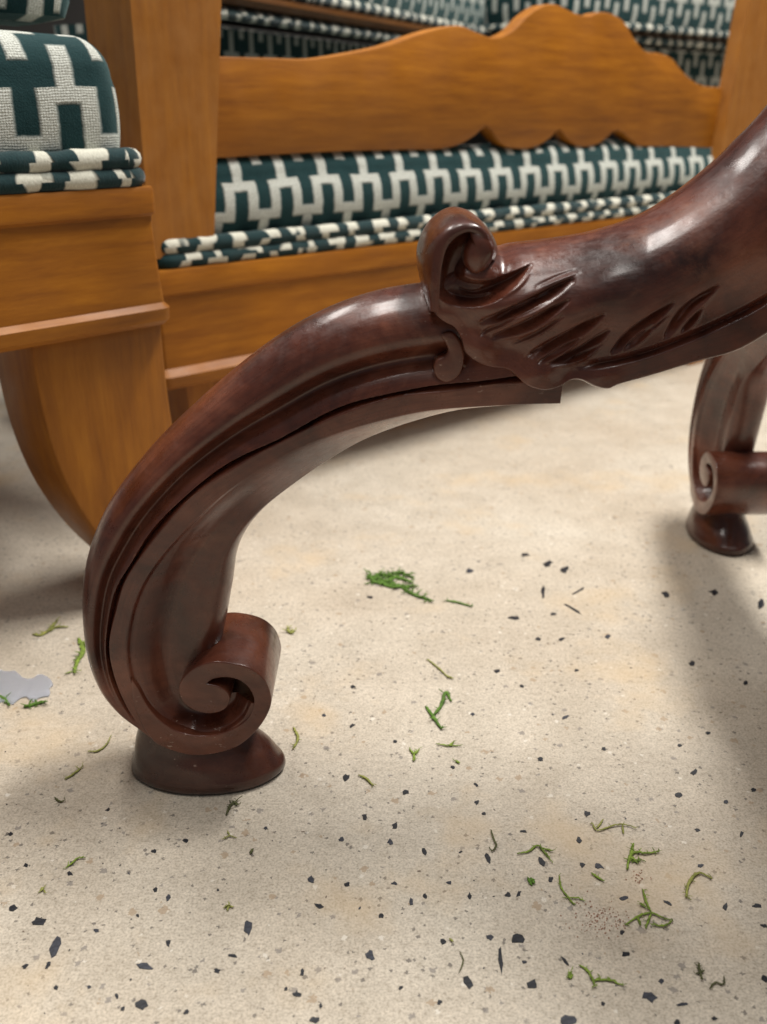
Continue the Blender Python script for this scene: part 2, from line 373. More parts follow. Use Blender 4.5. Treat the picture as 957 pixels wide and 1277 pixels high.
for (x, y, L, W, a) in CHIPS:
    if L == 0: continue
    if y > 1277: continue
    o2 = chip_outline(x, y, L, W, a)
    c = floorp(x, y)
    pts = [floorp(*q) - c for q in o2]
    if (pts[1] - pts[0]).cross(pts[2] - pts[1]).z < 0: pts = pts[::-1]
    me = chip_mesh('stone_chip', pts)
    mt = M_CH[0] if random.random() < .72 else M_CH[1]
    if L >= 20 and W >= 13: mt = M_CH[1]
    o = link('stone_chip', me, mt, floor, smooth=False); o.location = c
vs, fs, mi = [], [], []
def add_chip(c, L, W, a, m):
    k = random.choice((4, 5, 6)); b = len(vs)
    for i in range(k):
        t = 2 * math.pi * (i + random.uniform(-.25, .25)) / k; r = 1 + random.uniform(-.5, .3)
        x, y = L / 2 * r * math.cos(t), W / 2 * r * math.sin(t)
        vs.append((c[0] + x * math.cos(a) - y * math.sin(a), c[1] + x * math.sin(a) + y * math.cos(a), 0.00025))
    fs.append(list(range(b, b + k))); mi.append(m)
for i in range(13000):
    X, Y = random.uniform(-1.5, 1.8), random.uniform(0.15, 3.2)
    s = min(0.0026, 0.0006 + random.expovariate(1 / 0.00042))
    add_chip((X, Y), s * random.uniform(1, 2.0), s * random.uniform(.6, 1), random.uniform(0, 6.3), random.choices((0, 1, 2), (0.45, 0.25, 0.3))[0])
me = bpy.data.meshes.new('fine_stone_chips'); me.from_pydata(vs, [], fs)
for m in M_CH: me.materials.append(m)
me.polygons.foreach_set('material_index', mi)
o = link('fine_stone_chips', me, None, floor, smooth=False); tag(o, kind='stuff')

# ------------------------------------------------------------------ carved table base
YF, YM, HT = 0.583, 0.618, 0.035
XC = 0.395                                # column axis
table = empty('carved_pedestal_base', (XC, YM, 0))
tag(table, 'dark carved mahogany table base with scrolled feet and leaf-carved knee, nearest the camera', 'table base')
def W3(xz, y):                            # leg-plane point -> table-local
    return (xz[0] - XC, y - YM, xz[1])

# --- lower leg: O outer edge, L incised line, R rim of the hollow, I inner edge, channel strength
ST = [  # Ox, Oy, Lx, Ly, Rx, Ry, Ix, Iy, channel, box
 (705,362, 703,470, 699,503, 699,506, 0.0, 0),
 (640,350, 655,471, 655,504, 656,508, 0.0, 0),
 (585,350, 605,477, 600,507, 602,514, 0.25, 0),
 (535,352, 565,482, 566,509, 568,519, 1.0, 0),
 (480,360, 520,487, 528,513, 532,528, 1.0, 0),
 (430,375, 470,497, 485,522, 492,541, 1.0, 0),
 (380,398, 415,515, 437,535, 448,559, 1.0, 0),
 (330,430, 353,548, 380,555, 402,587, 1.0, 0),
 (280,470, 306,570, 328,583, 364,614, 1.0, 0),
 (230,515, 262,597, 287,609, 328,643, 1.0, 0),
 (190,555, 226,627, 252,640, 303,674, 1.0, 0),
 (150,605, 192,664, 217,675, 290,704, 0.9, 0),
 (125,650, 168,700, 192,705, 286,735, 0.8, 0),
 (110,700, 149,731, 173,736, 282,758, 0.7, 0),
 (108,750, 139,767, 161,772, 278,782, 0.6, 0),
 (115,800, 133,806, 156,812, 272,810, 0.5, 0),
 (130,845, 139,845, 163,850, 266,840, 0.3, 0.2),
 (150,882, 155,880, 184,888, 262,862, 0.1, 0.6),
 (174,911, 176,908, 204,910, 262,873, 0, 1),
 (203,931, 205,927, 226,920, 262,873, 0, 1),
 (241,941, 242,936, 247,920, 262,873, 0, 1),
 (290,933, 288,928, 278,914, 262,873, 0, 1),
 (322,908, 317,905, 303,897, 262,873, 0, 1),
 (337,880, 332,879, 314,877, 262,873, 0, 1)]
rows = []
for r in ST:
    b = r[9]
    rows.append((*onY(r[0], r[1], YM * (1 - b) + YF * b), *onY(r[2], r[3], YF), *onY(r[4], r[5], YF), *onY(r[6], r[7], YF + 0.012), r[8], b))
T = catm_idx(rows, 620)
kern = np.hanning(39); kern /= kern.sum()
Ts = np.stack([np.convolve(np.pad(T[:, k], 19, mode='reflect', reflect_type='odd'), kern, 'valid') for k in range(T.shape[1])], 1)
mx = np.clip((17 * 620 / 23 - np.arange(620)) / 50, 0, 1)[:, None]; T = Ts * mx + T * (1 - mx)
T[:, 8:] = np.clip(T[:, 8:], 0, 1)
a1 = 1 - np.cos(np.linspace(0, np.pi / 2, 46)); a1 = a1 * 0.5; a1b = np.linspace(0.5, 1, 60)[1:]
aOL = np.r_[a1, a1b[:-6], np.linspace(a1b[-6], 1, 14)[:-1]]
aLR = np.linspace(0, 1, 26)[:-1]; aRI = 1 - np.cos(np.linspace(0, np.pi, 50)); aRI = aRI / 2
def sm(a, b, x):
    t = np.clip((x - a) / (b - a), 0, 1); return t * t * (3 - 2 * t)
def depth_lower(seg, a, ch, bx, up):
    if seg == 0:
        roll = 0.034 * np.sqrt(np.clip(1 - (1 - np.clip(a / .54, 0, 1)) ** 2, 0, 1))
        chan = 0.0105 * ch * np.exp(-((a - .70) / np.where(a < .70, .13, .12)) ** 2)
        d = roll - chan + 0.001 * sm(.85, 1, a)
        boxd = 0.035 * np.sqrt(np.clip(1 - (1 - np.clip(a / .25, 0, 1)) ** 2, 0, 1))
        return d * (1 - bx) + boxd * bx
    if seg == 1:
        return 0.035 + 0 * a
    w_ = np.clip(1 - np.abs(0.35 - a) * 0, 0, 1)
    hollow = 0.035 - 0.0035 * sm(0, .06, a) - 0.014 * sm(0.02, .45, a)
    under = 0.035 - 0.0245 * a ** 1.15
    hollow = hollow * (1 - up) + under * up
    edge = np.sqrt(np.clip(1 - np.clip((a - (.80 + .15 * up)) / (.20 - .15 * up), 0, 1) ** 2, 0, 1))
    return hollow * (edge * (1 - bx) + bx)
upper = 1 - sm(8.0, 11.5, np.linspace(0, len(ST) - 1, len(T)))
front = []
for seg, A in ((0, aOL), (1, aLR), (2, aRI)):
    for a in A:
        P, Q = T[:, 2 * seg:2 * seg + 2], T[:, 2 * seg + 2:2 * seg + 4]
        xz = P * (1 - a) + Q * a
        d = depth_lower(seg, np.full(len(T), a), T[:, 8], T[:, 9], upper)
        # incised line: V cut, 1.6 mm wide
        dist = (np.linalg.norm(Q - P, axis=1) * (1 - a)) if seg == 0 else (np.linalg.norm(Q - P, axis=1) * a if seg == 1 else np.full(len(T), 1.0))
        gw = (0.0016 if seg == 0 else 0.0024) * (1 + 0.25 * np.sin(np.arange(len(T)) * .09))
        d = d - 0.0068 * (1 - T[:, 9]) * np.clip(1 - dist / gw, 0, 1) ** (0.8 if seg == 0 else 1.6)
        # hand-worked unevenness
        ii = np.arange(len(T))
        if seg == 0: d = d + 0.0003 * np.sin(ii * .045 + a * 5) * (1 - a)
        front.append(np.stack([xz[:, 0], np.maximum(d, 0), xz[:, 1]], 1))
front = np.stack(front, 1)                                        # (stations, samples, xdz)
front[:, 0, 1] = 0; 
back = front[:, ::-1][:, ::3].copy(); back[:, :, 1] *= -1
back = back[:, 1:-1]
V = np.concatenate([front, back], 1)
V3 = np.stack([V[..., 0] - XC, -V[..., 1], V[..., 2]], -1)
leg = link('leg', grid_mesh('leg', V3, close_v=True, caps=True, flip=False, uv=lambda a, b: (a / 620 * .62, b / V3.shape[1] * .22)), M_MAH, table)
set_smooth_angle(leg, 55)

# --- foot scroll: spiral strip with its eye, full thickness of the leg
outer = [(164,846),(166,872),(176,900),(186,917),(200,930),(241,942),(290,934),(322,909),(338,880),(335,857),(324,841),(304,830),(271,825),(246,831),(229,845),(223,860),(229,876),(243,886),(262,890),(280,885),(287,872),(282,861),(270,855)]
inner = [(258,853),(266,847),(284,845),(301,850),(313,862),(317,878),(309,896),(286,911),(255,918),(224,913),(201,899),(184,880),(172,858)]
pl = [onY(x, y, YF - 0.001) for x, y in catmull(outer, 90)] + [onY(x, y, YF - 0.001) for x, y in catmull(inner, 60)]
me = poly_extrude('scroll', [W3(q, YF - 0.0012) for q in pl], (0, 2 * (YM - YF) + 0.0024, 0), 0.0022, 3)
scroll = link('scroll', me, M_MAH, leg); set_smooth_angle(scroll, 50)
# --- roll of the foot scroll, rising behind the face
# --- foot pad
fc = floorp(263, 950); fx = fc.x
prof = [(0.0, 0.0545, 0.0405, 0), (0.0025, 0.0572, 0.043, 0), (0.006, 0.0576, 0.0433, 0), (0.009, 0.0572, 0.0425, 0.000), (0.012, 0.0555, 0.0415, 0.001), (0.020, 0.0515, 0.0385, 0.003), (0.028, 0.0465, 0.0345, 0.006), (0.037, 0.0415, 0.031, 0.008), (0.046, 0.038, 0.028, 0.008)]
PR = catm_idx(prof, 40); nth = 96; th = np.linspace(0, 2 * np.pi, nth, endpoint=False)
V = np.zeros((40, nth, 3))
for k, (z, a, b, off) in enumerate(PR):
    V[k, :, 0] = fx - off + a * np.cos(th) - XC
    V[k, :, 1] = b * .80 * np.sin(th) - .0075 ; V[k, :, 2] = z + 0.0004
    V[k, :, 0] += 0.0006 * np.sin(5 * th + k * .2)
foot = link('foot', grid_mesh('foot', V, close_v=True, caps=True), M_FOOT, leg); set_smooth_angle(foot, 50)
# --- little hook where the channel ends
hook_o = [(550,418),(564,414),(576,428),(579,448),(573,468),(559,477),(546,472),(541,460),(545,449),(555,444),(559,437),(556,428)]
hk = catmull(hook_o, 60, closed=True)
me = poly_extrude('channel_curl', [W3(onY(x, y, YF - .001), YF - 0.0015) for x, y in hk], (0, 0.02, 0), 0.0038, 5)
hook = link('channel_curl', me, M_MAH, leg); set_smooth_angle(hook, 50)

# --- leaf-carved knee
Bp = [(538,372),(541,388),(553,400),(566,408),(574,422),(579,440),(592,451),(610,458),(630,461),(642,470),(656,482),(675,488),(693,484),(708,476),(722,476),(738,484),(753,487),(768,481),(810,470),(858,456),(906,437),(957,408),(1010,374),(1070,330),(1130,288),(1175,262)]
Tp = [(541,345),(547,322),(556,304),(570,294),(590,290),(606,297),(622,309),(640,305),(680,300),(740,290),(800,270),(850,240),(900,200),(930,170),(957,143),(990,103),(1030,50),(1080,-20),(1140,-100),(1180,-150)]
NS, NTt = 640, 230
Bc = catmull([onY(x, y, YF) if x < 900 else onY(x, y, YF + .01) for x, y in Bp], NS)
Tc = catmull([onY(x, y, YM - .004) for x, y in Tp], NS)
# let detail follow arclength up to the frame edge, coarse beyond
def segd(PX, PZ, a, b):
    ax, az = a; bx, bz = b; dx, dz = bx - ax, bz - az; L2 = dx * dx + dz * dz
    t = np.clip(((PX - ax) * dx + (PZ - az) * dz) / L2, 0, 1)
    ex, ez = PX - (ax + t * dx), PZ - (az + t * dz)
    sgn = np.sign(dx * (PZ - az) - dz * (PX - ax))
    return np.sqrt(ex * ex + ez * ez), t, sgn
tt = np.r_[(1 - np.cos(np.linspace(0, np.pi / 2, 60))) * 0.35, np.linspace(0.35, 0.955, NTt - 60 - 24)[1:], 0.955 + 0.045 * np.sin(np.linspace(0, np.pi / 2, 25))]
X = Tc[:, None, 0] * (1 - tt) + Bc[:, None, 0] * tt
Z = Tc[:, None, 1] * (1 - tt) + Bc[:, None, 1] * tt
tg = np.broadcast_to(tt, X.shape)
sN = np.linspace(0, 1, NS)[:, None]
D = 0.048 * np.sqrt(np.clip(1 - (1 - np.clip(tg / .42, 0, 1)) ** 2.1, 0, 1))
D = D - 0.004 * sm(.45, .8, tg)
gro = [  # from, via, to, half width mm, depth mm
 ((602,362),(630,354),(664,333), 2.6, 4.2), ((603,398),(655,376),(713,349), 3.8, 7.5), ((617,418),(655,400),(706,373), 3.2, 6.2),
 ((664,440),(703,417),(749,390), 3.8, 7.0), ((687,451),(720,437),(757,410), 3.2, 5.6), ((672,450),(698,434),(722,420), 1.8, 3.2),
 ((763,438),(786,411),(836,376), 3.4, 6.0), ((778,434),(792,421),(812,404), 2.0, 4.0), ((830,417),(850,385),(892,354), 3.3, 5.8), ((850,413),(861,398),(874,383), 1.8, 3.6),
 ((622,396),(668,374),(700,361), 1.5, 3.0), ((598,418),(610,409),(640,394), 1.2, 1.8), ((640,428),(668,412),(700,392), 1.2, 2.0), ((654,446),(676,428),(700,414), 1.1, 1.6), ((705,452),(730,440),(752,426), 1.2, 2.2), ((790,430),(806,412),(832,392), 1.0, 1.6), ((846,400),(862,380),(888,362), 1.0, 1.4), ((668,356),(700,344),(735,334), 1.0, 0.9), ((575,362),(590,366),(620,360), 1.2, 1.5)]
for (p, q, r, wd, dp) in gro:
    c3 = catmull([onY(*p, YF - .008), onY(*q, YF - .008), onY(*r, YF - .008)], 9)
    best = np.full(X.shape, 9.0); bt = np.zeros(X.shape); bs = np.zeros(X.shape)
    for k in range(8):
        d_, t_, s_ = segd(X, Z, c3[k], c3[k + 1])
        m = d_ < best; best[m] = d_[m]; bt[m] = ((k + t_) / 8)[m]; bs[m] = s_[m]
    wd = wd * .84; wloc = wd * 1e-3 * (0.28 + 0.95 * np.sin(np.pi * np.clip(bt * 0.86 + 0.12, 0, 1)) ** 0.8)
    wl2 = np.where(bs > 0, wloc * 0.60, wloc * 1.7)             # steep upper wall, slow lower one
    prof_ = np.clip(1 - best / wl2, 0, 1); prof_ = np.where(bs > 0, prof_ ** 0.75, prof_ ** 1.15)
    D -= dp * 1e-3 * prof_ * np.clip(0.35 + np.sin(np.pi * np.clip(bt, 0, 1)), 0, 1)
    D += 0.0014 * np.exp(-((best - wloc * 1.7) / (wloc * .5)) ** 2) * (bs < 0) * np.sin(np.pi * np.clip(bt, 0, 1))
# long line above the lower bead
ln = catmull([onY(x, y, YF - .008) for x, y in ((726,458),(739,456),(786,447),(834,432),(882,412),(930,389),(957,374),(1010,342),(1080,292),(1130,255))], 40)
best = np.full(X.shape, 9.0); bt = np.zeros(X.shape)
for k in range(39):
    d_, t_, s_ = segd(X, Z, ln[k], ln[k + 1]); d_ = d_ * np.where(s_ < 0, 1.5, .8)
    m = d_ < best; best[m] = d_[m]; bt[m] = ((k + t_) / 39)[m]
D -= 0.0048 * np.clip(1 - best / 0.0036, 0, 1) * np.clip(bt * 14 + .2, 0, 1)
# puffed lobes of the leaf edge, hollows between them
def bumpg(px, py, sx, sz, amp, rot=0):
    global D
    c = onY(px, py, YF - .008); dx, dz = X - c[0], Z - c[1]
    ca, sa = math.cos(R(rot)), math.sin(R(rot)); u, v = dx * ca + dz * sa, -dx * sa + dz * ca
    D = D + amp * 1e-3 * np.exp(-(u / (sx * 1e-3)) ** 2 - (v / (sz * 1e-3)) ** 2)
bumpg(556, 390, 8, 6, 1.5); bumpg(594, 432, 11, 8, 3.0, -50); bumpg(606, 412, 9, 7, -2.6, -50); bumpg(632, 434, 8, 9, -2.6, 15); bumpg(668, 468, 15, 8, 3.6, 15)
bumpg(715, 462, 9, 7, -2.5, 20); bumpg(748, 470, 10, 5, 1.6, 10); bumpg(648, 402, 22, 9, 1.5, 25); bumpg(722, 384, 30, 10, 1.6, 25)
bumpg(625, 330, 14, 6, 2.5, 10); bumpg(630, 378, 22, 5, 2.0, 20); bumpg(800, 400, 18, 10, 1.2, 40)
# basin under the curl
bc = catmull([onY(x, y, YF - .008) for x, y in ((560,318),(556,338),(565,358),(590,365),(622,358),(664,334))], 25)
best = np.full(X.shape, 9.0); bt = np.zeros(X.shape)
for k in range(24):
    d_, t_, s_ = segd(X, Z, bc[k], bc[k + 1]); m = d_ < best; best[m] = d_[m]; bt[m] = ((k + t_) / 24)[m]
bw = 0.0105 * (1 - bt ** 1.6) + 0.001
D -= 0.019 * (1 - bt ** 1.3) * (1 - sm(0.45, 1.0, best / bw))
# edge
for _ in range(1):
    D[1:-1, 1:-1] = D[1:-1, 1:-1] * .4 + (D[:-2, 1:-1] + D[2:, 1:-1] + D[1:-1, :-2] + D[1:-1, 2:]) * .15
nrm = np.sqrt(np.clip(1 - np.clip((tg - .955) / .045, 0, 1) ** 2, 0, 1))
dl = np.clip(np.arange(NS)[:, None] / 7.0, 0, 1); lef = np.sqrt(1 - (1 - dl) ** 2)
D = np.maximum(D, 0.004) * nrm * lef
D[:, 0] = 0
D += 0.0002 * np.sin(X * 60 + Z * 40) * nrm
D[:, -1] = 0; D[:, 0] = 0
D = np.maximum(D, 0)
fr = np.stack([X, D, Z], -1)
bk = fr[:, ::-1][:, 1:-1][:, ::3].copy(); bk[..., 1] *= -1
V = np.concatenate([fr, bk], 1)
keep = np.r_[np.arange(0, int(NS * .70)), np.arange(int(NS * .70), NS, 4)]
V = V[keep]
V3 = np.stack([V[..., 0] - XC, -V[..., 1], V[..., 2]], -1)
leaf = link('carved_leaf', grid_mesh('carved_leaf', V3, close_v=True, caps=True, uv=lambda a, b: (a / 640 * .4, 1 + b / V3.shape[1] * .26)), M_MAH, leg); set_smooth_angle(leaf, 70)

# --- curl at the leaf's tip: rolled strip with hollow and knob
S_ = [(533,378),(523,345),(521,320),(527,299),(539,281),(555,268),(571,264),(588,268),(602,277),(613,291),(619,307),(617,322)]
F_ = [(539,388),(541,350),(545,322),(550,303),(559,291),(572,284),(584,281),(597,283),(605,289),(608,298),(607,308),(604,316)]
N_ = [(547,390),(549,352),(552,328),(557,310),(565,299),(575,292),(585,289),(594,291),(599,296),(601,303),(602,310),(600,316)]
H_ = [(562,378),(560,352),(561,335),(566,322),(573,312),(580,307),(587,304),(592,304),(597,307),(599,311),(600,314),(600,318)]
K = 90; FY = YF - 0.013
Sx = catm_idx([onY(x, y, YM - .01) for x, y in S_], K); Fx = catm_idx([onY(x, y, FY) for x, y in F_], K)
Nx = catm_idx([onY(x, y, FY) for x, y in N_], K); Hx = catm_idx([onY(x, y, FY + .016) for x, y in H_], K)
hf = YM - FY
sec = []
def put(xz, d): sec.append(np.stack([xz[:, 0] - XC, np.full(K, -d), xz[:, 1]], 1))
put(Sx, 0.0); put(Sx, 0.010)
for q in np.linspace(0, 1, 12)[1:]:
    a = q * math.pi / 2
    put(Sx + (Fx - Sx) * (1 - math.cos(a)), 0.010 + (hf - 0.010) * math.sin(a))
for q in np.linspace(0, 1, 6)[1:]:
    put(Fx + (Nx - Fx) * q, hf + 0.0007 * math.sin(q * math.pi))
for q in np.linspace(0, 1, 10)[1:]:
    a = q * math.pi / 2
    put(Nx + (Hx - Nx) * (1 - math.cos(a)) , hf - 0.018 * math.sin(a))
cen = onY(585, 325, FY + .016)
cc = np.repeat(cen[None], K, 0)
put(cc, hf - 0.018)
fr = np.stack(sec, 1); bk = fr[:, ::-1][:, 1:-1].copy(); bk[..., 1] *= -1
V = np.concatenate([fr, bk], 1)
curl = link('leaf_curl', grid_mesh('leaf_curl', V, close_v=True, caps=True), M_MAH, leg); set_smooth_angle(curl, 55)
ko = [(588,284),(597,282),(607,288),(614,297),(619,309),(616,324),(607,337),(595,344),(585,339),(579,328),(579,316),(583,305),(588,297),(586,290)]
ko = catmull([onY(x, y, FY) for x, y in ko], 72, closed=True); kc = np.array(onY(599, 318, FY))
sec = []
for q in np.linspace(0, 1, 16):
    a = q * math.pi / 2; k_ = math.cos(a) ** 0.8
    sec.append((kc + (ko - kc) * max(k_, .002), (hf - 0.006) + 0.0085 * math.sin(a)))
V = np.zeros((34, 72, 3))
for k in range(34):
    xz, dd = sec[15 - k] if k < 16 else ((sec[0][0], (hf - .006) * (17.5 - (k + .5)) if k in (16, 17) else 0) if k < 18 else sec[k - 18])
    sg = -1 if k < 16 else 1
    if k in (16, 17): dd = (hf - .006) * (-.3 if k == 16 else .3); sg = 1
    V[k, :, 0] = xz[:, 0] - XC; V[k, :, 1] = sg * dd; V[k, :, 2] = xz[:, 1]
me = grid_mesh('curl_knob', V, close_v=True, caps=True)
bm = bmesh.new(); bm.from_mesh(me); bmesh.ops.recalc_face_normals(bm, faces=bm.faces); bm.to_mesh(me); bm.free()
knob = link('curl_knob', me, M_MAH, leg)

# --- the other legs: one straight behind, two outside the frame
for k in (1, 2, 3):
    c = copy_tree(leg, table)
    c.rotation_euler = (0, 0, -k * math.pi / 2)
    if k == 1: c.location = (0.004, -0.10, 0)
# --- turned column
cprof = [(0.0, .30), (.05, .30), (.07, .31), (.078, .33), (.070, .345), (.082, .37), (.088, .42), (.085, .50), (.090, .56), (.098, .58), (.090, .60), (.06, .62), (.05, .66), (.055, .70), (.075, .73), (.08, .74), (0, .745)]
PC = np.array(cprof); V = np.zeros((len(PC), 64, 3)); th = np.linspace(0, 2 * np.pi, 64, endpoint=False)
for k, (r, z) in enumerate(PC): V[k, :, 0] = r * np.cos(th); V[k, :, 1] = r * np.sin(th); V[k, :, 2] = z
colm = link('column', grid_mesh('column', V, close_v=True), M_MAH, table)

# ------------------------------------------------------------------ upholstered chairs
def rect_ring(L, Dp, rad, off, n=6):
    """rounded rectangle footprint grown by off; local x from -L to 0, y from 0 to Dp (front at y=0)."""
    r = max(rad + off, 0.0012); x0, x1, y0, y1 = -L - off, off, -off, Dp + off
    pts = []
    for cx, cy, a0 in ((x1 - r, y0 + r, -90), (x1 - r, y1 - r, 0), (x0 + r, y1 - r, 90), (x0 + r, y0 + r, 180)):
        for i in range(n + 1):
            a = R(a0 + 90 * i / n); pts.append((cx + r * math.cos(a), cy + r * math.sin(a)))
    # subdivide the straight sides
    out = []
    m = len(pts)
    for i in range(m):
        p, q = pts[i], pts[(i + 1) % m]
        out.append(p)
        if (i + 1) % (n + 1) == 0:
            for k in range(1, 24): out.append((p[0] + (q[0] - p[0]) * k / 24, p[1] + (q[1] - p[1]) * k / 24))
    return np.array(out)
def loft(name, L, Dp, rad, prof, mat, parent, uv0=(0, 0), wob=0.0, close=True, ang=40, per=0):
    """prof: (off, z) from bottom to top; closed over the top if close."""
    rings = [rect_ring(L, Dp, rad, o) for o, z in prof]
    nr, n = len(prof), len(rings[0])
    V = np.zeros((nr, n, 3))
    for k, (o, z) in enumerate(prof): V[k, :, :2] = rings[k]; V[k, :, 2] = z
    if wob:
        for i in range(nr):
            for j in range(n):
                p = Vector(V[i, j]) * 9; V[i, j] += np.array(noise.noise_vector(p)) * wob
    base = rings[np.argmax([o for o, z in prof])]
    ul = np.r_[0, np.cumsum(np.linalg.norm(np.diff(np.vstack([base, base[:1]]), axis=0), axis=1))]
    if per: ul = ul * (round(ul[-1] / per) * per / ul[-1])
    P = np.array(prof); vl = np.r_[0, np.cumsum(np.linalg.norm(np.diff(P, axis=0), axis=1))]
    me = grid_mesh(name, V, close_v=True, caps=close, uv=lambda a, b: (uv0[0] + ul[b], uv0[1] + vl[np.minimum(a, nr - 1)]))
    o = link(name, me, mat, parent); set_smooth_angle(o, ang); return o
def arc(cx, cz, r, a0, a1, n=8):
    return [(cx + r * math.cos(R(a)), cz + r * math.sin(R(a))) for a in np.linspace(a0, a1, n)]
def cushion_prof(z0, z1, r, bulge=0.004):
    h = z1 - z0; s = [(-0.004, z0)]
    for k in range(1, 8):
        q = k / 8; s.append((bulge * math.sin(q * math.pi * .9), z0 + q * (h - r)))
    s += [(-r + r * math.cos(R(a)), z1 - r + r * math.sin(R(a))) for a in np.linspace(0, 90, 10)]
    s += [(-r - 0.01, z1 - 0.008), (-r - 0.02, z1 - .035), (-r - .14, z1 - .05)]
    return s
def piping(name, L, Dp, rad, off, z, r, mat, parent, uv0):
    rg = rect_ring(L, Dp, rad, off); n = len(rg); m = 12
    nxt = np.roll(rg, -1, 0) - np.roll(rg, 1, 0); nrm = np.stack([nxt[:, 1], -nxt[:, 0]], 1); nrm /= np.linalg.norm(nrm, axis=1)[:, None]
    # dense resample
    cl = np.vstack([rg, rg[:1]]); Ls = np.r_[0, np.cumsum(np.linalg.norm(np.diff(cl, axis=0), axis=1))]
    N2 = int(Ls[-1] / 0.004); u = np.linspace(0, Ls[-1], N2, endpoint=False)
    nn = np.vstack([nrm, nrm[:1]])
    C = np.stack([np.interp(u, Ls, cl[:, 0]), np.interp(u, Ls, cl[:, 1])], 1); Nn = np.stack([np.interp(u, Ls, nn[:, 0]), np.interp(u, Ls, nn[:, 1])], 1)
    V = np.zeros((N2, m, 3))
    for j in range(m):
        a = 2 * math.pi * j / m
        rr = r * (1 + 0.16 * np.array([noise.noise(Vector((C[i, 0] * 60, C[i, 1] * 60, z * 30))) for i in range(N2)]))
        V[:, j, 0] = C[:, 0] + Nn[:, 0] * rr * math.cos(a); V[:, j, 1] = C[:, 1] + Nn[:, 1] * rr * math.cos(a); V[:, j, 2] = z + rr * math.sin(a)
    du = Ls[-1] / N2
    me = grid_mesh(name, V, close_u=True, close_v=True, flip=True, uv=lambda a, b: (uv0[0] + a * du, uv0[1] + b * (0.030 / m)))
    return link(name, me, mat, parent)
def rail_prof(z0, z1, lip=0.010, bot=0.018, h_lip=0.026, flare=0.012):
    """moulded seat rail, bottom to top."""
    p = [(-0.02, z0), (bot - .006, z0), (bot, z0 + .005), (bot + .001, z0 + .016), (bot - .004, z0 + .021), (flare, z0 + .024)]
    zt = z1 - h_lip
    for q in np.linspace(0, 1, 8)[1:]: p.append((flare * (1 - q) ** 1.6 - 0.0, z0 + .024 + (zt - z0 - .024) * q))
    p += [(0.001, zt + .001), (lip * .55, zt + .003), (lip * .6, z1 - .004), (lip * .35, z1), (-0.04, z1)]
    return p

# ---- left chair
AZ1 = R(43)
u1 = Vector((math.sin(AZ1), math.cos(AZ1), 0))
d = ray(187, 232); t = 0.93 / d.y; c1 = Vector((d.x * t, .93, 0)); z_top = CH + d.z * t
rz1 = math.atan2(u1.y, u1.x)
chair1 = empty('armchair', c1, rz1)
tag(chair1, 'honey oak chair at the far left with thick teal and cream velvet cushion', 'chair', 'oak chairs in teal and cream velvet')
M_V1 = velvet('meander_velvet_wide', 0.078, off=(-0.154, 0.59), vs=0.81); M_VP = cord('velvet_cord')
zr = z_top; zb = zr - 0.125
loft('seat_rail', 0.62, 0.60, 0.003, rail_prof(zb, zr, .007, .009, .026, .005), M_HX, chair1, ang=30)
loft('cushion', 0.60, 0.57, 0.030, cushion_prof(zr + .020, zr + .124, .034), M_V1, chair1, wob=0.003, per=.078).location = (-0.010, 0.012, 0)
piping('piping', 0.61, 0.59, 0.022, -0.003, zr + .008, .0085, M_VP, chair1, (0.02, 0.018))
piping('piping', 0.61, 0.58, 0.022, -0.005, zr + .0235, .0090, M_VP, chair1, (0.04, 0.030))
def sabre_leg(name, parent, x, y, ztop, wtop, wbot, sweep, dep, sgn=-1):
    n = 26; V = np.zeros((n, 4, 3))
    for k in range(n):
        q = k / (n - 1); z = ztop * (1 - q)
        s = sweep * q ** 3.0; w_ = wtop + (wbot - wtop) * q ** 2.4; dd = dep + (wbot * .9 - dep) * q
        xr = x + s * .9
        V[k] = [(xr, y - s * .4, z), (xr - w_, y - s * .4, z), (xr - w_, y - s * .4 + dd, z), (xr, y - s * .4 + dd, z)]
    me = grid_mesh(name, V, close_v=True, caps=True, flip=False)
    bm = bmesh.new(); bm.from_mesh(me)
    bmesh.ops.recalc_face_normals(bm, faces=bm.faces)
    ed = [e for e in bm.edges if len(e.link_faces) == 2 and e.calc_face_angle(0) > R(50)]
    bmesh.ops.bevel(bm, geom=ed, offset=.003, segments=2, profile=.5, affect='EDGES'); bm.to_mesh(me); bm.free()
    o = link(name, me, M_HZ, parent); set_smooth_angle(o, 35); return o
sabre_leg('leg', chair1, 0.004, 0.006, zb + .001, 0.135, 0.085, 0.055, 0.075)
l2 = sabre_leg('leg', chair1, 0.0, 0.50, zb + .001, 0.075, 0.045, 0.0, 0.05)
sabre_leg('leg', chair1, -0.52, 0.50, zb + .001, 0.075, 0.045, 0.0, 0.05)
# padded arm over the cushion
arm = loft('arm_pad', 0.60, 0.09, 0.02, [(-.02, zr + .138), (0, zr + .142), (.006, zr + .155), (.004, zr + .175), (-.004, zr + .19), (-.03, zr + .20)], velvet('meander_velvet_arm', .07), chair1, wob=.003)
arm.location = (0.0, 0.10, 0)

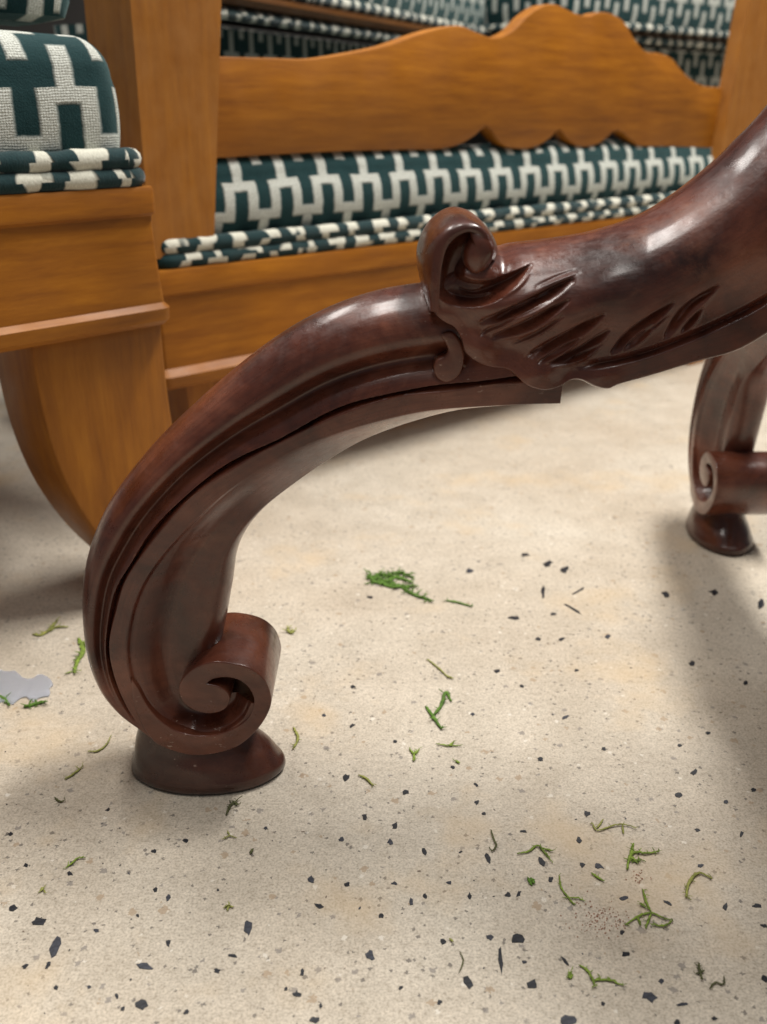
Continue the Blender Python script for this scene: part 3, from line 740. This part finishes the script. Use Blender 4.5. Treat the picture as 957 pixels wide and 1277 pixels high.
# ---- long seat behind
AZ2 = R(48)
u2 = Vector((math.sin(AZ2), math.cos(AZ2), 0)); n2 = Vector((u2.y, -u2.x, 0))     # n2 towards the camera
d = ray(195, 338); t = 1.10 / d.y; c2 = Vector((d.x * t, 1.10, 0)); z2 = CH + d.z * t
rz2 = math.atan2(u2.y, u2.x)
L2 = 1.26
seat = empty('settee', c2, rz2)
tag(seat, 'honey oak settee with scalloped low rail, behind the carved leg, long velvet cushion', 'settee', 'oak chairs in teal and cream velvet')
def pl2(px, py, back=0.0):
    """photograph point on the settee's face, pushed back by `back`; returns local (x, z)."""
    o = c2 - n2 * back; dd = ray(px, py)
    t = (Vector((o.x, o.y, 0)).dot(n2)) / dd.dot(n2)
    P = dd * t; return ((P - c2).dot(u2), CH + P.z)
def shift(o, x): o.location = (x, 0, 0); return o
z2b = z2 - 0.135
shift(loft('seat_rail', L2, 0.62, 0.003, rail_prof(z2b, z2, .006, .012, .030, .004), M_HX, seat, ang=30), L2)
M_V2 = velvet('meander_velvet_long', 0.066, off=(0.35, 0.336), vs=0.864)
cu = shift(loft('cushion', L2 - .055, 0.58, 0.02, cushion_prof(z2 + .022, pl2(420, 181)[1] - .004, .030, .010), M_V2, seat, wob=0.004, per=.066), L2 - .0)
cu.location = (L2 - .012, 0.022, 0)
shift(piping('piping', L2 - .01, 0.60, 0.02, -.006, z2 + .008, .0085, M_VP, seat, (0.01, 0.018)), L2 - .006)
shift(piping('piping', L2 - .01, 0.60, 0.02, -.008, z2 + .0235, .0090, M_VP, seat, (0.035, 0.031)), L2 - .006)
# posts
def post(name, outline, y0, th, parent, mat=M_HZ, bev=.004):
    me = poly_extrude(name, [(x, y0, z) for x, z in outline], (0, th, 0), bev, 2)
    o = link(name, me, mat, parent); set_smooth_angle(o, 35); return o
a_, b_ = pl2(165, 0), pl2(279, 0); cA, cB = pl2(189, 292), pl2(270, 292)
def ext(p, q, z): k = (z - q[1]) / (p[1] - q[1]); return (q[0] + (p[0] - q[0]) * k, z)
post('post', [ext(a_, cA, z2 + .012), ext(b_, cB, z2 + .012), ext(b_, cB, .86), ext(a_, cA, .86)], 0.004, 0.10, seat)
a_, b_ = pl2(938, 0), pl2(1030, 0); cA, cB = pl2(902, 190), pl2(985, 190)
post('post', [ext(a_, cA, z2 + .012), ext(b_, cB, z2 + .012), ext(b_, cB, .86), ext(a_, cA, .86)], 0.004, 0.028, seat)
# scalloped rail
top = [(262,70),(300,71),(340,72),(385,73),(430,67),(480,57),(520,43),(548,35),(575,32),(600,42),(618,47),(640,38),(660,18),(680,6),(697,6),(718,16),(735,20),(748,15),(765,17),(780,28),(792,48),(806,64),(822,66),(838,72),(855,92),(875,106),(900,109),(925,111)]
bot = [(925,188),(860,184),(800,182),(790,176),(778,166),(768,162),(764,166),(750,178),(735,183),(718,181),(706,170),(697,161),(690,170),(672,182),(652,186),(630,182),(618,170),(607,158),(595,168),(575,180),(548,186),(500,187),(400,190),(262,198)]
tp = catmull(top, 110); bt_ = catmull(bot, 90)
ol = [pl2(x, y, .025) for x, y in list(tp)] + [pl2(x, y, .025) for x, y in list(bt_)]
me = poly_extrude('scalloped_rail', [(x, 0.025, z) for x, z in ol][::-1], (0, 0.026, 0), .003, 2)
sr = link('scalloped_rail', me, M_HX, seat); set_smooth_angle(sr, 35)
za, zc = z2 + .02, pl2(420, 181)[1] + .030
lm = poly_extrude('gap_shade_panel', [(.05, .078, za), (L2 - .06, .078, za), (L2 - .06, .078, zc), (.05, .078, zc)], (0, .004, 0), .001, 1)  # added black panel, stands in for the deep shade in the scallop gaps
link('gap_shade_panel', lm, plain('gap_shade_black', (.012, .012, .012), .9, .3, 300), seat, smooth=False)
def block_leg(name, x, y, wt, wb, dt, z1, parent):
    V = np.zeros((12, 4, 3))
    for k in range(12):
        q = k / 11; w_ = wt + (wb - wt) * q; z = z1 * (1 - q)
        V[k] = [(x + w_ / 2, y, z), (x - w_ / 2, y, z), (x - w_ / 2, y + dt, z), (x + w_ / 2, y + dt, z)]
    me = grid_mesh(name, V, close_v=True, caps=True); o = link(name, me, M_HZ, parent); set_smooth_angle(o, 35); return o
for x, y in ((0.07, .008), (L2 - .08, .008), (.5, .53), (L2 - .08, .53)): block_leg('leg', x, y, .08, .05, .06, z2b + .001, seat)

# ---- seats further back
AZ3 = R(26)
def place(px, py, Y, az, name, label, L, Dp, zs, per, cat='chair', matoff=(0, 0)):
    d = ray(px, py); t = Y / d.y; c = Vector((d.x * t, Y, 0)); z0 = CH + d.z * t
    u = Vector((math.sin(az), math.cos(az), 0))
    e = empty(name, c, math.atan2(u.y, u.x)); tag(e, label, cat, 'oak chairs in teal and cream velvet')
    vm = velvet(name + '_velvet', per, off=matoff)
    lo, strip, hi = zs
    a = loft('seat_base', L, Dp, .02, [(-.02, z0 - lo), (0, z0 - lo + .01)] + [(0.002, z0 - lo + q * (lo - .02)) for q in np.linspace(.1, 1, 8)], vm, e); a.location = (L, .11, 0)
    b = piping('piping', L, Dp, .02, 0, z0 - .010, .009, M_VP, e, (.01, .02)); b.location = (L, .02, 0)
    r = loft('wood_rail', L, Dp, .003, [(-.01, z0), (.004, z0 + .002), (.008, z0 + strip * .5), (.004, z0 + strip - .002), (-.01, z0 + strip)], M_HD, e, ang=30); r.location = (L, .01, 0)
    b = piping('piping', L, Dp, .02, 0, z0 + strip + .010, .010, M_VP, e, (.02, .03)); b.location = (L, .015, 0)
    q = loft('cushion', L, Dp, .02, cushion_prof(z0 + strip + .02, z0 + strip + hi, .03), vm, e, wob=.003); q.location = (L, .02, 0)
    for x in (.05, L - .05):
        for y in (.06, Dp - .08): block_leg('leg', x, y, .06, .04, .05, z0 - lo + .002, e)
    return e
place(272, 3, 1.62, AZ3, 'sofa', 'velvet sofa with dark wood strip, seen above the scalloped rail right of the oak post', 1.45, .22, (.34, .022, .17), .062, 'sofa')
place(716, 36, 2.45, R(50), 'velvet_chair', 'small patterned velvet seat farthest back at upper right, behind the scalloped rail and its post', 0.80, .5, (.30, .004, .20), .072, 'chair')

# ------------------------------------------------------------------ scraps on the floor
M_G = [plain('bright_moss', (0.165, 0.240, 0.030), .8, .5, 300, .5), plain('olive_moss', (0.24, 0.25, 0.06), .8, .4, 300, .5), plain('deep_moss', (0.075, 0.160, 0.014), .8, .5, 300, .5), plain('dark_moss', (0.075, 0.080, 0.028), .8, .4, 300, .5)]
def scrap(strokes, wpx, mat, label, fuzz=0.5, lift=0.0010):
    """strokes: pixel polylines lying on the floor; each becomes a twisted, tapering strand with little side shoots."""
    c = floorp(*strokes[0][0]); bm = bmesh.new()
    def strand(P, r0, seed):
        n = len(P); prev = None
        for i in range(n):
            q = i / (n - 1); r = r0 * (0.35 + .85 * math.sin(math.pi * (0.12 + .82 * q)) ) * (1 + .35 * noise.noise(Vector((seed, i * .6, 0))))
            tan = (P[min(i + 1, n - 1)] - P[max(i - 1, 0)]).normalized(); sd = Vector((-tan.y, tan.x, 0)).normalized(); up = tan.cross(sd) * -1
            ringv = [bm.verts.new(P[i] + sd * r * math.cos(a) + Vector((0, 0, 1)) * r * .55 * math.sin(a)) for a in [k * math.pi / 3 for k in range(6)]]
            if prev:
                for k in range(6): bm.faces.new((prev[k], prev[(k + 1) % 6], ringv[(k + 1) % 6], ringv[k]))
            else: bm.faces.new(ringv[::-1])
            prev = ringv
        bm.faces.new(prev)
    for si, s in enumerate(strokes):
        pts = catmull([tuple(p) for p in s], max(8, 5 * len(s))) if len(s) > 1 else np.array([s[0], (s[0][0] + 5, s[0][1] + 3), (s[0][0] + 8, s[0][1])])
        P = []
        for i, p in enumerate(pts):
            g = floorp(*p) - c; g += Vector((noise.noise(Vector((si, i * .5, 3))), noise.noise(Vector((si, i * .5, 9))), 0)) * .0006
            g.z = lift + .0007 * abs(noise.noise(Vector((i * .4, si, 1)))) * 2; P.append(g)
        scale = (floorp(s[0][0] + 1, s[0][1]) - floorp(*s[0])).length
        r0 = wpx * .30 * scale
        strand(P, r0, si * 3.1 + s[0][0])
        for k in range(int(len(P) * (fuzz * .9 + .08))):
            i = random.randrange(len(P)); a = random.uniform(0, 6.28); Ls = r0 * random.uniform(2, 5)
            b = P[i]; e = b + Vector((math.cos(a), math.sin(a), random.uniform(0, .5))) * Ls
            m_ = (b + e) / 2 + Vector((random.uniform(-1, 1), random.uniform(-1, 1), 0)) * Ls * .25
            strand([b, m_, e], r0 * random.uniform(.25, .5), k)
    me = bpy.data.meshes.new('moss_scrap'); bm.to_mesh(me); bm.free()
    o = link('moss_scrap', me, mat); o.location = c
    tag(o, label, 'moss scrap', 'green moss scraps scattered on the floor')
B_, O_, D_, K_ = M_G
S = [
 ([[(457,722),(475,718),(498,722),(515,727)],[(462,727),(485,730),(512,734)],[(470,716),(480,727),(500,716)],[(500,732),(515,742),(538,750)],[(459,718),(470,727),(492,727)],[(480,720),(497,715),(517,722)],[(465,722),(488,733),(518,731)]], 8, D_, 'largest dense dark green moss clump, with a thin tail, right of the curved leg', 1.6),
 ([[(556,750),(570,752),(590,758)]], 5, D_, 'short dark green moss strip just right of the large dense moss clump', .5),
 ([[(41,792),(52,793),(68,784),(86,783)],[(60,788),(72,775)]], 6, O_, 'olive moss curl left of the carved foot, farthest back of those beside the leg', .7),
 ([[(98,797),(104,812),(97,826),(93,840)]], 9, B_, 'upright bright green moss piece touching the left edge of the curved leg', .9),
 ([[(30,883),(45,879),(58,876)]], 9, D_, 'deep green moss lump at the near edge of the grey plastic flake', .8),
 ([[(-4,868),(6,873),(12,880)]], 8, D_, 'deep green moss lump cut by the left photo edge beside the grey flake', .6),
 ([[(359,786),(363,790),(367,788)]], 7, O_, 'tiny round olive moss crumb just right of the foot scroll', .6),
 ([[(110,938),(122,938),(133,930),(138,921)]], 4, O_, 'thin hooked olive moss strand left of the round foot pad', .3),
 ([[(81,973),(90,968),(104,957)]], 5, O_, 'short straight olive moss strip at lower left, left of the foot pad', .2),
 ([[(68,996),(76,1001),(82,999)]], 4, K_, 'tiny dark green moss hook below the straight strip at the left', .2),
 ([[(366,908),(372,922),(365,936)]], 5, O_, 'olive moss piece standing beside the right rim of the foot pad', .5),
 ([[(282,1018),(288,1006),(297,999)],[(290,1000),(298,1006)]], 5, K_, 'brownish moss bud just in front of the foot pad', .5),
 ([[(278,1048),(287,1044),(296,1047)],[(284,1038),(287,1044)]], 3, O_, 'tiny forked olive moss sprig second in front of the foot pad', .2),
 ([[(312,1066),(316,1060)]], 6, K_, 'dark olive moss seed-like bit in front and right of the foot pad', .1),
 ([[(82,1084),(90,1078),(97,1072),(108,1071)]], 4, B_, 'bright green curled moss strand at lower left of the floor', .4),
 ([[(48,1115),(53,1111),(57,1106)],[(52,1108),(58,1116)]], 3, O_, 'tiny olive moss sprig beside a dark chip at far lower left', .3),
 ([[(279,1134),(285,1131),(292,1133)],[(284,1137),(286,1129)]], 4, O_, 'small olive moss knot low on the floor, below the foot pad', .4),
 ([[(531,882),(541,896),(551,911)],[(541,893),(551,880),(556,864),(563,876)]], 7, D_, 'bold Y shaped deep green moss piece in the middle of the floor', .3),
 ([[(533,823),(548,835),(560,847)],[(556,843),(566,848)]], 3.5, O_, 'thin pale moss strand above the Y shaped moss piece', .2),
 ([[(511,936),(517,941),(523,936)],[(517,941),(516,951)]], 4.5, B_, 'small bright green forked moss below left of the Y shaped piece', .6),
 ([[(545,929),(560,931),(577,931)],[(560,931),(567,926)]], 3.5, B_, 'small bright green moss sprig below right of the Y shaped piece', .5),
 ([[(568,950),(574,953)]], 5, B_, 'tiniest bright green moss dot below the Y shaped piece', .1),
 ([[(447,968),(457,972),(466,982)]], 5, O_, 'olive moss strip halfway between the foot pad and the Y shaped moss', .2),
 ([[(612,1036),(616,1048),(619,1056),(614,1063),(610,1058)]], 3.5, K_, 'brownish fish-hook shaped moss thread at lower middle', .0),
 ([[(645,1066),(660,1063),(670,1056),(680,1066),(688,1076)],[(676,1059),(690,1063)]], 4.5, B_, 'arched green moss strand right of the fish-hook thread', .3),
 ([[(738,1027),(745,1037),(765,1031),(780,1030),(793,1034)],[(745,1034),(752,1024)],[(776,1030),(778,1042)]], 3.5, O_, 'long pale olive moss wisp, uppermost of the cluster at lower right', .3),
 ([[(782,1086),(785,1072),(792,1064),(805,1066),(822,1063)],[(786,1070),(790,1054)],[(788,1074),(800,1074)],[(784,1068),(796,1078)]], 5.5, B_, 'star-shaped green moss tuft below the long pale wisp', .7),
 ([[(658,1097),(664,1106)],[(662,1096),(667,1104)]], 6, D_, 'dark green moss grain below the arched green strand', .2),
 ([[(697,1093),(700,1108),(708,1120),(716,1130)],[(704,1121),(722,1122),(730,1126)],[(710,1124),(718,1130)]], 3.5, B_, 'long thin green moss strand bending left of the pink crumbs', .3),
 ([[(737,1090),(746,1096),(754,1101)]], 5, B_, 'short plump green moss strip above the pink crumbs', .1),
 ([[(856,1120),(858,1106),(866,1093),(876,1091),(888,1098)]], 6, O_, 'thick yellow-green moss arch at the right, right of the branching moss', .4),
 ([[(801,1110),(806,1126),(812,1140)],[(780,1155),(795,1145),(812,1140),(826,1146),(839,1149)],[(812,1140),(805,1160)],[(839,1149),(828,1156),(810,1154)],[(798,1128),(806,1134)],[(795,1145),(799,1156)]], 4.5, B_, 'largest branching green moss frond beside the pink crumbs at lower right', .5),
 ([[(708,1218),(713,1222)],[(711,1214),(714,1221)]], 6, B_, 'compact green moss bud left of the lowest moss strand', .5),
 ([[(722,1205),(733,1212),(739,1224),(742,1232)],[(742,1224),(760,1224),(778,1231)],[(739,1226),(748,1221)]], 5, B_, 'lowest long green moss strand, bent like an elbow, at lower right', .5),
 ([[(871,1202),(873,1214),(876,1224)],[(868,1216),(878,1213)]], 5, K_, 'dark brown-green moss knot low at the right', .5),
 ([[(885,1234),(892,1227),(902,1229),(903,1219)]], 4, K_, 'dark hooked moss thread right of the dark moss knot', .2),
 ([[(573,1188),(578,1200),(572,1216)]], 2.5, K_, 'faint hair-thin moss thread near the bottom middle', .0),
 ([[(560,1172),(566,1176)]], 4, O_, 'tiny olive moss grain left of the hair-thin thread', .0),
]
for it in S: scrap(it[0], it[1], it[2], it[3], it[4])
# grey plastic flake
N = NT('milky_grey_plastic'); N.b.inputs['Base Color'].default_value = (0.78, 0.80, 0.86, 1); N.b.inputs['Roughness'].default_value = .35; N.b.inputs['Transmission Weight'].default_value = .75; N.b.inputs['IOR'].default_value = 1.15
N.l(N.bump(N.noise(N.coord(), 60, 3), .5, .002), N.b.inputs['Normal'])
fo = [(-25,836),(-6,834),(8,839),(20,838),(28,846),(40,848),(50,842),(62,847),(67,856),(61,861),(64,869),(50,871),(42,877),(33,870),(24,873),(16,880),(2,876),(-10,882),(-28,870)]
c = floorp(10, 860); pts = [floorp(x, y) - c for x, y in catmull(fo, 40, closed=True)]
me = poly_extrude('plastic_flake', [(p.x, p.y, .0006) for p in pts], (0, 0, .0012), .0004, 1)
o = link('plastic_flake', me, N.m); o.location = c; tag(o, 'flat bluish grey plastic flake on the floor at the left photo edge', 'plastic flake')
# pink crumbs
vs, fs = [], []
for i in range(170):
    x, y = random.gauss(748, 17), random.gauss(1146, 11)
    if i > 140: x, y = random.gauss(797, 7), random.gauss(1096, 4)
    g = floorp(x, y); s = random.uniform(.0003, .0008); b = len(vs)
    for dx, dy, dz in ((1, 0, 0), (-.4, .9, 0), (-.5, -.8, 0), (0, 0, 1)): vs.append((g.x + dx * s, g.y + dy * s, .0003 + dz * s))
    fs += [(b, b + 1, b + 3), (b + 1, b + 2, b + 3), (b + 2, b, b + 3), (b, b + 2, b + 1)]
me = bpy.data.meshes.new('pink_crumbs'); me.from_pydata(vs, [], fs)
o = link('pink_crumbs', me, plain('pink_crumb', (.46, .25, .17), .8, .4, 900), smooth=False)
tag(o, 'sprinkle of pinkish crumbs beside the branching moss frond', 'crumbs', kind='stuff')
